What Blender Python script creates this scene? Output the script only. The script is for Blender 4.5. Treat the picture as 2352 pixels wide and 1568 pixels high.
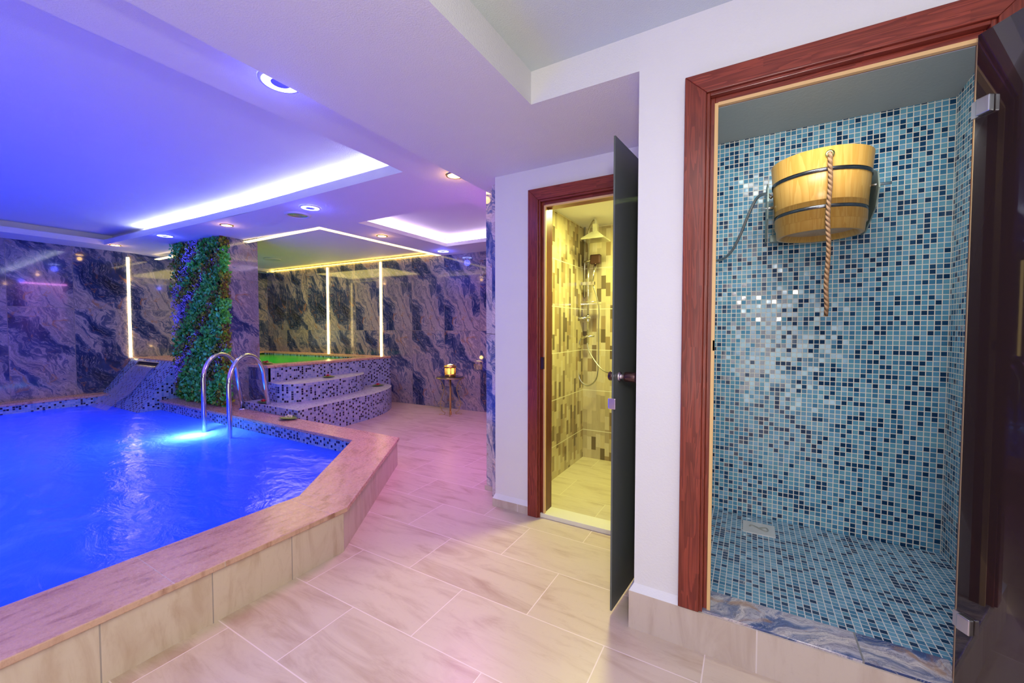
import bpy, math, random
from mathutils import Vector, Matrix, noise
for o in list(bpy.data.objects): bpy.data.objects.remove(o)
S = bpy.context.scene; COL = S.collection
PI = math.pi; R = math.radians
random.seed(7)

# ------------------------------------------------------------------ camera, world, exposure, main lights
cam = bpy.data.cameras.new('camera'); cam.sensor_width = 36; cam.lens = 941/2352*36
cam.clip_start = .02; cam.clip_end = 60
co = bpy.data.objects.new('camera', cam); COL.objects.link(co)
co.location = (0, 0, 1.3); co.rotation_euler = (R(90-1.95), 0, R(30.2)); S.camera = co
W = bpy.data.worlds.new('world'); S.world = W; W.use_nodes = True
W.node_tree.nodes['Background'].inputs[0].default_value = (.02, .02, .03, 1)
W.node_tree.nodes['Background'].inputs[1].default_value = .3
S.view_settings.view_transform = 'Standard'; S.view_settings.look = 'None'
S.view_settings.gamma = 1; S.view_settings.use_curve_mapping = False
S.view_settings.exposure = 0

def light(name, kind, loc, power, color, size=.1, rot=(0, 0, 0), size_y=None, spot=None, blend=.5, label=None):
    l = bpy.data.lights.new(name, kind); l.energy = power; l.color = color
    if kind == 'AREA':
        l.size = size
        if size_y: l.shape = 'RECTANGLE'; l.size_y = size_y
    else: l.shadow_soft_size = size
    if spot: l.spot_size = R(spot); l.spot_blend = blend
    o = bpy.data.objects.new(name, l); COL.objects.link(o); o.location = loc; o.rotation_euler = rot
    return o
# photographer's light beside the camera
light('camera_flash_light', 'POINT', (.12, -.12, 1.70), 47, (1, .97, .95), .07)
# ceiling tray lamp over the camera (shines down), and its spill up into the tray
light('tray_lamp_light', 'AREA', (.2, -.6, 2.5), 24, (1, .95, .93), 1.6, size_y=1.6)
light('tray_uplight', 'AREA', (.3, .2, 2.30), 4.5, (.85, .95, 1), 1.2, rot=(PI, 0, 0), size_y=1.2)
# underwater pool lamps, shining up through the water
light('rear_fill_light', 'AREA', (.2, -4.2, 1.0), 68, (1, .98, .96), 1.6, rot=(R(124), 0, R(14)), size_y=2.0)  # added fill behind the camera, lifting ceiling and walls; no doorway there
light('pool_lamp_left', 'AREA', (-6.6, -.3, -.7), 190, (.02, .07, 1), 3.6, rot=(PI, 0, 0), size_y=4.0)
light('pool_lamp_near', 'AREA', (-3.6, -.6, -.7), 105, (.02, .07, 1), 1.8, rot=(PI, 0, 0), size_y=3.6)
light('pool_lamp_spot', 'POINT', (-5.24, 2.08, .02), 34, (.45, .85, 1), .07)
# violet and magenta fill added under the pool hall ceiling, without fixtures
light('violet_wash', 'AREA', (-5.4, -.8, 2.42), 26, (.62, .25, 1), 3.5, size_y=4)
light('magenta_floor_wash', 'AREA', (-2.3, 3.2, 2.42), 40, (.92, .30, .95), .5, size_y=1.0)
# green lamp inside the raised pool
light('green_pool_lamp', 'AREA', (-7.2, 3.95, .25), 9, (.02, 1, .05), 2.2, rot=(PI, 0, 0), size_y=1.4)
# shower room and hammam room
light('hammam_fill_light', 'AREA', (.22, 2.02, 2.40), 4.2, (.95, 1, .96), .5, rot=(R(20), 0, 0), size_y=.12)  # added fill to brighten the mosaic, no fixture above the door
light('shower_lamp', 'AREA', (-.85, 3.1, 2.27), 38, (.96, .98, .28), .25)
light('raised_pool_fill', 'AREA', (-7.0, 4.1, 2.44), 32, (1, .78, .20), 2.0, size_y=1.0)  # added yellow fill boosting the LED glow around the raised pool

# ------------------------------------------------------------------ node helper
class G:
    def __init__(s, name):
        s.mat = bpy.data.materials.new(name); s.mat.use_nodes = True
        s.t = s.mat.node_tree; s.p = s.t.nodes['Principled BSDF']; s.out = s.t.nodes['Material Output']
    def n(s, typ, ins=None, **props):
        n = s.t.nodes.new(typ)
        for k, v in props.items(): setattr(n, k, v)
        for k, v in (ins or {}).items(): s.set(n.inputs[k], v)
        return n
    def set(s, sock, v):
        if isinstance(v, bpy.types.NodeSocket): s.t.links.new(v, sock)
        elif isinstance(v, bpy.types.Node): s.t.links.new(v.outputs[0], sock)
        else:
            if isinstance(v, tuple) and len(v) == 3 and sock.type == 'RGBA': v = (*v, 1)
            sock.default_value = v
    def m(s, op, a, b=None, c=None, clamp=False):
        i = {0: a}
        if b is not None: i[1] = b
        if c is not None: i[2] = c
        n = s.n('ShaderNodeMath', i, operation=op); n.use_clamp = clamp
        return n.outputs[0]
    def vm(s, op, a, b=None):
        i = {0: a}
        if b is not None: i[1] = b
        return s.n('ShaderNodeVectorMath', i, operation=op).outputs[0]
    def uv(s): return s.n('ShaderNodeUVMap').outputs[0]
    def sep(s, v):
        n = s.n('ShaderNodeSeparateXYZ', {0: v}); return n.outputs[0], n.outputs[1], n.outputs[2]
    def comb(s, x, y, z=0.0): return s.n('ShaderNodeCombineXYZ', {0: x, 1: y, 2: z}).outputs[0]
    def noise(s, v, scale, detail=4, rough=.5, dist=0.0, dim='3D'):
        return s.n('ShaderNodeTexNoise', {'Vector': v, 'Scale': scale, 'Detail': detail, 'Roughness': rough, 'Distortion': dist}, noise_dimensions=dim).outputs[0]
    def white(s, v):
        n = s.n('ShaderNodeTexWhiteNoise', {'Vector': v}, noise_dimensions='3D'); return n.outputs[0], n.outputs[1]
    def ramp(s, f, stops, interp='LINEAR'):
        n = s.n('ShaderNodeValToRGB', {0: f}); cr = n.color_ramp; cr.interpolation = interp
        while len(cr.elements) < len(stops): cr.elements.new(.5)
        for e, (p, c) in zip(cr.elements, stops):
            e.position = p; e.color = (*c, 1) if len(c) == 3 else c
        return n.outputs[0]
    def mix(s, f, a, b, mode='MIX'):
        n = s.n('ShaderNodeMix', data_type='RGBA', blend_type=mode)
        s.set(n.inputs[0], f); s.set(n.inputs[6], a); s.set(n.inputs[7], b)
        return n.outputs[2]
    def smooth(s, v, a, b):
        n = s.n('ShaderNodeMapRange', {0: v, 1: a, 2: b}, interpolation_type='SMOOTHSTEP'); return n.outputs[0]
    def bump(s, h, strength=.3, dist=.01):
        n = s.n('ShaderNodeBump', {'Height': h, 'Strength': strength, 'Distance': dist}); return n.outputs[0]
    def P(s, **k):
        for a, v in k.items(): s.set(s.p.inputs[{'color': 'Base Color', 'rough': 'Roughness', 'metal': 'Metallic', 'normal': 'Normal',
              'trans': 'Transmission Weight', 'ior': 'IOR', 'coat': 'Coat Weight', 'coatr': 'Coat Roughness', 'alpha': 'Alpha', 'spec': 'Specular IOR Level',
              'emis': 'Emission Color', 'emst': 'Emission Strength', 'sss': 'Subsurface Weight'}[a]], v)
        return s.mat

def m_mosaic(name, pitch, stops, grout, gw=.12, rough=.12, tilt=.05, lattice=None):
    g = G(name); uv = g.uv(); v = g.vm('MULTIPLY', uv, (1/pitch, 1/pitch, 1))
    cell = g.vm('FLOOR', v); f = g.vm('FRACTION', v); fx, fy, _ = g.sep(f)
    e = g.m('MINIMUM', g.m('MINIMUM', fx, g.m('SUBTRACT', 1, fx)), g.m('MINIMUM', fy, g.m('SUBTRACT', 1, fy)))
    mask = g.smooth(e, gw*.4, gw*.6)
    r, rc = g.white(cell)
    tc = g.ramp(r, stops, 'CONSTANT')
    if lattice:
        cx, cy, _ = g.sep(cell); par = g.m('FLOORED_MODULO', g.m('ADD', cx, g.m('MULTIPLY', cy, 2)), 4); _, _, r3 = g.sep(rc)
        on = g.m('MULTIPLY', g.m('LESS_THAN', par, .5), g.m('LESS_THAN', r3, lattice[0])); tc = g.mix(on, tc, lattice[1])
    col = g.mix(mask, grout, tc)
    t = g.vm('MULTIPLY', g.vm('SUBTRACT', rc, (.5, .5, .5)), (tilt, tilt, tilt))
    nrm = g.vm('NORMALIZE', g.vm('ADD', g.bump(mask, .35, .002), t))
    return g.P(color=col, rough=g.m('MULTIPLY_ADD', mask, rough-.6, .6), normal=nrm)

def m_plain(name, col, rough=.5, metal=0.0, bump=0.0, scale=200, **k):
    g = G(name)
    if bump:
        n = g.noise(g.n('ShaderNodeTexCoord').outputs[3], scale, 3)
        k['normal'] = g.bump(n, bump, .004)
    return g.P(color=col, rough=rough, metal=metal, **k)

def m_emit(name, col, st):
    g = G(name); return g.P(color=col, emis=col, emst=st, rough=.5)

def m_plaster(name, col, scale=90, strength=.35):
    g = G(name); uv = g.n('ShaderNodeTexCoord').outputs[3]
    n1 = g.noise(uv, scale, 4, .6); n2 = g.noise(uv, 6, 3, .5)
    c = g.mix(g.m('MULTIPLY', n2, .10), col, tuple(x*.6 for x in col))
    return g.P(color=c, rough=.65, normal=g.bump(n1, strength, .006))

def m_marble(name, tw, th, ou=0, ov=0, rot=.7, bright=1.0):
    g = G(name); uv = g.uv(); x, y, _ = g.sep(uv)
    x = g.m('DIVIDE', g.m('SUBTRACT', x, ou), tw); y = g.m('DIVIDE', g.m('SUBTRACT', y, ov), th)
    cx, cy = g.m('FLOOR', x), g.m('FLOOR', y); fx, fy = g.m('FRACT', x), g.m('FRACT', y)
    r, rc = g.white(g.comb(cx, cy, 3.3)); r1, r2, r3 = g.sep(rc)
    px = g.m('MULTIPLY', fx, tw); py = g.m('MULTIPLY', fy, th)
    # tile-local coordinates; the print repeats with a small random shift, long features run diagonally
    a = g.m('ADD', g.m('MULTIPLY', px, math.cos(rot)), g.m('MULTIPLY', py, math.sin(rot)))
    b = g.m('SUBTRACT', g.m('MULTIPLY', py, math.cos(rot)), g.m('MULTIPLY', px, math.sin(rot)))
    base = g.comb(g.m('ADD', a, g.m('MULTIPLY', r1, .22)), b, g.m('MULTIPLY', g.m('FLOOR', g.m('MULTIPLY', r2, 3)), 1.37))
    warp = g.n('ShaderNodeTexNoise', {'Vector': base, 'Scale': 1.9, 'Detail': 4}).outputs[1]
    wv = g.vm('MULTIPLY', g.vm('SUBTRACT', warp, (.5, .5, .5)), (.6, .6, .3))
    q = g.vm('ADD', base, wv)
    band = g.noise(g.vm('MULTIPLY', q, (1.8, .55, 1)), 1.35, 2, .45, .5)
    fine = g.noise(g.vm('MULTIPLY', q, (1.9, .55, 1)), 7, 8, .66, 2.2)
    s = g.m('ADD', g.m('MULTIPLY', g.m('SUBTRACT', band, .5), 1.75), g.m('MULTIPLY_ADD', g.m('SUBTRACT', fine, .5), .42, .5))
    k = bright
    col = g.ramp(s, [(.12, (.006*k, .012*k, .045*k)), (.32, (.025*k, .045*k, .14*k)), (.40, (.09*k, .11*k, .21*k)), (.45, (.35*k, .31*k, .35*k)),
                     (.52, (.20*k, .18*k, .23*k)), (.585, (.44*k, .37*k, .36*k)), (.66, (.10*k, .11*k, .19*k)), (.76, (.34*k, .30*k, .32*k))])
    thr = g.noise(q, 13, 6, .7, 3.2)
    vein = g.smooth(g.m('ABSOLUTE', g.m('SUBTRACT', thr, .5)), .022, .0)
    col = g.mix(g.m('MULTIPLY', vein, .65), col, (.03, .03, .05))
    v2 = g.smooth(g.m('ABSOLUTE', g.m('SUBTRACT', fine, .56)), .02, .0)
    col = g.mix(g.m('MULTIPLY', v2, .45), col, (.62, .56, .55))
    rust = g.smooth(g.noise(q, 4.2, 5, .6, 1.2), .58, .68)
    col = g.mix(g.m('MULTIPLY', rust, .6), col, (.34, .15, .05))
    ex = g.m('MULTIPLY', g.m('MINIMUM', fx, g.m('SUBTRACT', 1, fx)), tw); ey = g.m('MULTIPLY', g.m('MINIMUM', fy, g.m('SUBTRACT', 1, fy)), th)
    seam = g.smooth(g.m('MINIMUM', ex, ey), .002, .004)
    col = g.mix(seam, (.22, .2, .2), col)
    return g.P(color=col, rough=.09, normal=g.bump(seam, .2, .001), coat=.5, coatr=.03)

def m_beige(name, w=.72, h=.36, ou=0, ov=0, stagger=.5, base=(.62, .49, .38), dark=(.42, .28, .19), joint=(.74, .62, .58), rough=.22, jw=.004, ax=0, gs=1.0, jointd=1.0):
    """large-format beige stone tile; ax=0 streaks along u"""
    g = G(name); uv = g.uv(); x, y, _ = g.sep(uv)
    row = g.m('DIVIDE', g.m('SUBTRACT', y, ov), h); ri = g.m('FLOOR', row)
    cx = g.m('ADD', g.m('DIVIDE', g.m('SUBTRACT', x, ou), w), g.m('MULTIPLY', g.m('FLOORED_MODULO', ri, 2), stagger)); ci = g.m('FLOOR', cx)
    fx = g.m('FRACT', cx); fy = g.m('FRACT', row)
    ex = g.m('MULTIPLY', g.m('MINIMUM', fx, g.m('SUBTRACT', 1, fx)), w); ey = g.m('MULTIPLY', g.m('MINIMUM', fy, g.m('SUBTRACT', 1, fy)), h)
    seam = g.smooth(g.m('MINIMUM', ex, ey), jw*.4, jw*.75)
    r, rc = g.white(g.comb(ci, ri, 1.7))
    q = g.vm('ADD', uv, g.vm('MULTIPLY', rc, (9, 9, 9)))
    st = (1.0, 4.2, 1) if ax == 0 else (4.2, 1.0, 1)
    n1 = g.noise(g.vm('MULTIPLY', q, st), 2.2*gs, 6, .6, .9); n2 = g.noise(q, 60, 4, .65)
    n3 = g.noise(g.vm('MULTIPLY', q, st), 7*gs, 5, .65, .5)
    c = g.mix(g.smooth(n1, .44, .78), base, dark)
    c = g.mix(g.m('MULTIPLY', g.smooth(n3, .52, .75), .35), c, dark)
    c = g.mix(g.m('MULTIPLY', g.smooth(n2, .6, .75), .25), c, dark)
    c = g.mix(g.m('MULTIPLY', r, .12), c, (.7, .62, .56))
    c = g.mix(g.m('MULTIPLY', g.m('SUBTRACT', 1, seam), jointd), c, joint)
    return g.P(color=c, rough=g.m('MULTIPLY_ADD', n2, .2, rough), normal=g.bump(seam, .25, .002))

def m_wood(name, c1, c2, ax=1, scale=1.0, rough=.3, plank=.0, sp=.45):
    g = G(name); uv = g.uv(); x, y, _ = g.sep(uv)
    if ax == 0: x, y = y, x
    if plank:
        r, rc = g.white(g.comb(g.m('FLOOR', g.m('DIVIDE', x, .036)), g.m('FLOOR', g.m('ADD', g.m('DIVIDE', y, plank), g.m('MULTIPLY', g.m('FLOOR', g.m('DIVIDE', x, .036)), .37))), 0))
    else: r = 0.5
    q = g.comb(g.m('MULTIPLY', x, 9*scale), g.m('MULTIPLY', y, .55*scale), g.m('MULTIPLY', r, 7) if plank else 0.0)
    w = g.noise(q, 2.2, 3, .5, .4)
    rings = g.m('FRACT', g.m('MULTIPLY', w, 9)); rings = g.smooth(rings, .0, .9)
    fine = g.noise(g.comb(g.m('MULTIPLY', x, 220*scale), g.m('MULTIPLY', y, 5*scale)), 1, 4, .6)
    f = g.m('ADD', g.m('MULTIPLY', rings, .6), g.m('MULTIPLY', fine, .4))
    c = g.mix(f, c1, c2)
    if plank: c = g.mix(g.m('MULTIPLY', r, .4), c, tuple(v*.35 for v in c1))
    return g.P(color=c, rough=rough, normal=g.bump(f, .08, .002), spec=sp)

def m_showertile(name):
    g = G(name); uv = g.uv(); x, y, _ = g.sep(uv)
    cx = g.m('DIVIDE', x, .045); ci = g.m('FLOOR', cx)
    r0, _ = g.white(g.comb(ci, 0.0, 0.0))
    cy = g.m('ADD', g.m('DIVIDE', y, .13), g.m('MULTIPLY', r0, 5)); ri = g.m('FLOOR', cy)
    r, rc = g.white(g.comb(ci, ri, 2.0))
    c = g.ramp(r, [(0, (.62, .52, .32)), (.3, (.50, .42, .26)), (.5, (.66, .58, .40)), (.66, (.34, .24, .13)), (.78, (.12, .085, .05)), (.86, (.42, .34, .22)), (.94, (.20, .14, .08))], 'CONSTANT')
    n = g.noise(g.comb(g.m('MULTIPLY', x, 60), g.m('MULTIPLY', y, 6), r), 1.5, 5, .6)
    c = g.mix(g.m('MULTIPLY', n, .45), c, (.2, .15, .1))
    big = g.m('FRACT', g.m('DIVIDE', g.m('SUBTRACT', y, .68), .4)); line = g.smooth(g.m('MINIMUM', big, g.m('SUBTRACT', 1, big)), .006, .01)
    c = g.mix(line, (.75, .72, .55), c)
    return g.P(color=c, rough=.15)

def m_water(name, col, trans, bumps=.25, scale=3.0, mixg=.10):
    g = G(name); t = g.t; t.nodes.remove(g.p)
    uv = g.uv()
    n = g.noise(g.vm('MULTIPLY', uv, (1, 1.6, 1)), scale, 6, .55, 1.0); n2 = g.noise(uv, scale*6, 3, .5, .5)
    h = g.m('ADD', n, g.m('MULTIPLY', n2, .12)); nb = g.bump(h, bumps, .05)
    # paler milky streaks in the water colour
    st = g.smooth(g.noise(g.vm('MULTIPLY', uv, (1, 1.9, 1)), 1.1, 7, .62, 1.6), .52, .75)
    c = g.mix(g.m('MULTIPLY', st, .30), col, tuple(min(1, v*1.0+.35) for v in col))
    tr = g.n('ShaderNodeBsdfTranslucent', {'Color': g.mix(g.m('MULTIPLY', st, .35), trans, tuple(min(1, v+.30) for v in trans)), 'Normal': nb})
    di = g.n('ShaderNodeBsdfDiffuse', {'Color': c, 'Normal': nb})
    gl = g.n('ShaderNodeBsdfGlossy', {'Color': (1, 1, 1), 'Roughness': .14, 'Normal': nb})
    m1 = g.n('ShaderNodeMixShader', {0: .45, 1: tr, 2: di})
    fr = g.n('ShaderNodeFresnel', {'IOR': 1.33, 'Normal': nb})
    m2 = g.n('ShaderNodeMixShader', {0: g.m('MULTIPLY_ADD', fr, .8, mixg*.2), 1: m1, 2: gl})
    t.links.new(m2.outputs[0], g.out.inputs[0]); return g.mat

def m_tinted(name, tint, refl=.5, alpha=.3, dcol=(.035, .035, .035)):
    g = G(name); t = g.t; t.nodes.remove(g.p)
    tr = g.n('ShaderNodeBsdfTransparent', {'Color': tint})
    gl = g.n('ShaderNodeBsdfGlossy', {'Color': (.9, .9, .9), 'Roughness': .02})
    di = g.n('ShaderNodeBsdfDiffuse', {'Color': dcol})
    m0 = g.n('ShaderNodeMixShader', {0: alpha, 1: tr, 2: di})
    fr = g.n('ShaderNodeFresnel', {'IOR': 1.45})
    m1 = g.n('ShaderNodeMixShader', {0: g.m('MULTIPLY', fr, refl), 1: m0, 2: gl})
    t.links.new(m1.outputs[0], g.out.inputs[0]); return g.mat

def m_leaf(name, cols):
    g = G(name); r = g.n('ShaderNodeNewGeometry').outputs['Random Per Island']
    n = len(cols); c = g.ramp(r, [(i/(n), cc) for i, cc in enumerate(cols)], 'CONSTANT')
    return g.P(color=c, rough=.45)

M = {}
M['plaster'] = m_plaster('white_plaster', (.80, .78, .80), 120, .25)
M['ceil'] = m_plaster('ceiling_paint', (.80, .79, .80), 160, .5)
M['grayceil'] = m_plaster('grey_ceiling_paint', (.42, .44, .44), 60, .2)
M['greenceil'] = m_plaster('tray_ceiling_paint', (.66, .74, .76), 160, .5)
M['hammam'] = m_mosaic('blue_glass_mosaic', .0262, [(0, (.10, .30, .46)), (.2, (.15, .36, .48)), (.42, (.055, .20, .34)), (.58, (.17, .37, .54)), (.70, (.008, .055, .14)), (.84, (.004, .035, .10)), (.94, (.12, .34, .48))], (.80, .72, .62), .15, .10, .10)
M['hfloor'] = m_mosaic('blue_floor_mosaic', .0262, [(0, (.09, .24, .38)), (.25, (.14, .31, .45)), (.45, (.05, .17, .30)), (.6, (.17, .33, .48)), (.72, (.008, .04, .11)), (.88, (.006, .03, .09)), (.94, (.11, .27, .38))], (.62, .60, .60), .14, .12, .16)
M['poolmos'] = m_mosaic('pool_mosaic', .0275, [(0, (.22, .38, .62)), (.3, (.14, .30, .55)), (.5, (.32, .46, .68)), (.8, (.16, .32, .58)), (.90, (.01, .02, .07))], (.30, .38, .55), .14, .15, .05, (.62, (.004, .006, .02)))
M['stepmos'] = m_mosaic('step_mosaic', .029, [(0, (.30, .38, .58)), (.3, (.20, .28, .50)), (.5, (.38, .44, .62)), (.8, (.24, .32, .54)), (.90, (.015, .02, .07))], (.38, .38, .50), .14, .18, .05, (.60, (.006, .008, .03)))
M['steptop'] = m_mosaic('step_top_mosaic', .029, [(0, (.38, .40, .50)), (.4, (.30, .34, .44)), (.7, (.46, .46, .54)), (.86, (.16, .18, .26))], (.60, .58, .62), .2, .25, .05)
M['marbleL'] = m_marble('blue_marble_left', .66, 1.34, 2.07-.66*2, .26)
M['marbleB'] = m_marble('blue_marble_back', .68, 1.25, -4.95, 0)
M['marbleP'] = m_marble('blue_marble_pillar', 1.4, 1.34, -5.95, .6)
M['marbleS'] = m_marble('blue_marble_sill', .62, .5, .35-.62, -.25, rot=-.9, bright=1.5)
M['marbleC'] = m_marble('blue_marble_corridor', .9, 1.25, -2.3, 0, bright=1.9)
M['floor'] = m_beige('beige_floor_tile', .72, .36, -1.575+.36, 1.24, joint=(.80, .66, .62))
M['coping'] = m_beige('pink_coping_tile', 5, .72, 0, .0, 0, base=(.62, .37, .26), dark=(.30, .12, .07), joint=(.6, .48, .42), rough=.18, jw=.003, ax=1, gs=2.3)
M['skirt'] = m_beige('beige_skirting_tile', .36, .8, .14, -.3, 0, base=(.66, .53, .42), dark=(.48, .33, .22), joint=(.36, .30, .27), rough=.3, jw=.004, ax=1)
M['plinth'] = m_beige('beige_plinth_tile', .72, .8, .04, -.3, 0, base=(.60, .49, .42), dark=(.46, .34, .27), joint=(.74, .64, .62), rough=.35, ax=1)
M['showfloor'] = m_beige('shower_floor_tile', .72, .36, -.9, 2.55, base=(.60, .52, .38), dark=(.42, .33, .22), joint=(.72, .66, .5), rough=.3)
M['showwall'] = m_showertile('shower_wall_tile')
M['woodv'] = m_wood('mahogany_upright', (.34, .06, .035), (.13, .018, .012), 1, 1.3, .28, .38)
M['woodh'] = m_wood('mahogany_crosswise', (.36, .065, .04), (.14, .02, .014), 0, 1.3, .28, .38)
M['wooddark'] = m_wood('dark_mahogany', (.20, .05, .03), (.08, .016, .012), 1, 1.3, .3)
M['pine'] = m_wood('varnished_pine', (.72, .42, .11), (.60, .29, .05), 1, .8, .3)
M['seal'] = m_plain('beige_rubber_seal', (.78, .50, .22), .5)
M['black'] = m_plain('slot_shade_black', (.01, .01, .012), .6)
M['steel'] = m_plain('polished_steel', (.75, .76, .8), .12, 1.0)
M['satin'] = m_plain('satin_steel', (.70, .70, .72), .3, 1.0)
M['hoop'] = m_plain('dark_steel_hoop', (.16, .16, .18), .25, 1.0)
M['bracket'] = m_plain('green_grey_bracket', (.30, .36, .32), .4, .3)
M['rope'] = None
M['gold'] = m_plain('gold_metal', (.85, .55, .16), .3, 1.0)
M['olivegold'] = m_plain('olive_wrought_metal', (.45, .36, .16), .4, .8)
M['darkglass'] = m_plain('dark_glass_top', (.03, .03, .035), .08)
M['amber'] = m_emit('amber_candle_glass', (1, .5, .08), 2.2)
M['flame'] = m_emit('candle_flame', (1, .8, .35), 12)
M['bronze'] = m_plain('dark_bronze', (.10, .05, .05), .25, .7)
M['pinkmetal'] = m_plain('rosy_chrome', (.80, .66, .72), .2, .9)
M['water'] = m_water('pool_water', (.03, .07, .66), (.22, .44, 1.0))
M['gwater'] = m_water('green_water', (.01, .30, .02), (.1, 1, .1), .1, 3)
M['fallwater'] = None
M['basin'] = m_plain('basin_tile', (.3, .5, .8), .4)
M['door2glass'] = m_tinted('grey_tinted_glass', (.12, .14, .12), .6, .6, (.20, .22, .205))
M['door1glass'] = m_tinted('smoked_bronze_glass', (.075, .04, .045), .12, .45, (.05, .03, .032))
M['ledwarm'] = m_emit('warm_led', (1, .72, .26), 9)
M['ledwarmsoft'] = m_emit('warm_led_strip', (1, .78, .30), 3.0)
M['ledtop'] = m_emit('warm_led_top', (1, .66, .10), 7)
M['ledwhite'] = m_emit('cool_white_led', (.72, .78, 1), 26)
M['ledviolet'] = m_emit('violet_white_led', (.90, .72, 1), 20)
M['bluering'] = m_emit('blue_ring_lamp', (.42, .50, 1), 14)
M['warmspot'] = m_emit('warm_spot_lamp', (1, .66, .25), 24)
M['lampin'] = m_plain('lamp_centre', (.12, .10, .35), .4)
M['whiteplastic'] = m_plain('white_plastic', (.7, .7, .72), .4)
M['drain'] = m_plain('drain_plate', (.62, .60, .60), .3, .3)
M['draindark'] = m_plain('drain_groove', (.30, .30, .28), .5)
M['brass'] = m_plain('brass_eyelet', (.85, .70, .25), .25, 1.0)
g = G('braided_hose'); w = g.n('ShaderNodeTexWave', {'Vector': g.uv(), 'Scale': 60.0}); M['hose'] = g.P(color=(.5, .5, .5), metal=1.0, rough=.3, normal=g.bump(w.outputs[1], .4, .002))
g = G('brown_rope'); x, y, _ = g.sep(g.uv())
s_ = g.m('SINE', g.m('ADD', g.m('MULTIPLY', x, 2*PI/.0597*3), g.m('MULTIPLY', y, 2*PI/.024))); M['rope'] = g.P(color=g.mix(g.smooth(s_, -1, .5), (.30, .15, .07), (.48, .27, .15)), rough=.8, normal=g.bump(s_, .8, .004))
g = G('falling_water'); g.t.nodes.remove(g.p)
n_ = g.noise(g.vm('MULTIPLY', g.uv(), (14, 1, 1)), 3, 5, .6); fac = g.smooth(n_, .35, .75)
tr = g.n('ShaderNodeBsdfTransparent', {'Color': (.9, .92, 1)}); df = g.n('ShaderNodeBsdfDiffuse', {'Color': (.6, .62, .75)}); gl = g.n('ShaderNodeBsdfGlossy', {'Color': (1, 1, 1), 'Roughness': .15})
m1 = g.n('ShaderNodeMixShader', {0: .35, 1: df, 2: gl}); m2 = g.n('ShaderNodeMixShader', {0: g.m('MULTIPLY_ADD', fac, .35, .35), 1: tr, 2: m1})
g.t.links.new(m2.outputs[0], g.out.inputs[0]); M['fallwater'] = g.mat
M['leafg'] = m_leaf('green_leaves', [(.05, .46, .04), (.08, .60, .08), (.03, .26, .02), (.12, .72, .22), (.10, .50, .03)])
M['leafo'] = m_leaf('olive_leaves', [(.20, .22, .008), (.36, .34, .01), (.08, .11, .006), (.12, .06, .01), (.22, .36, .01)])
M['leafp'] = m_leaf('lavender_sprigs', [(.38, .32, .75), (.44, .40, .80), (.20, .17, .55), (.55, .52, .85)])
M['petal'] = m_leaf('red_petals', [(.45, .01, .03), (.30, .01, .06), (.6, .03, .05)])
M['dish'] = m_plain('green_leaf_dish', (.12, .22, .04), .4)
M['cream'] = m_plain('cream_blossom', (.75, .72, .5), .6)

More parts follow.
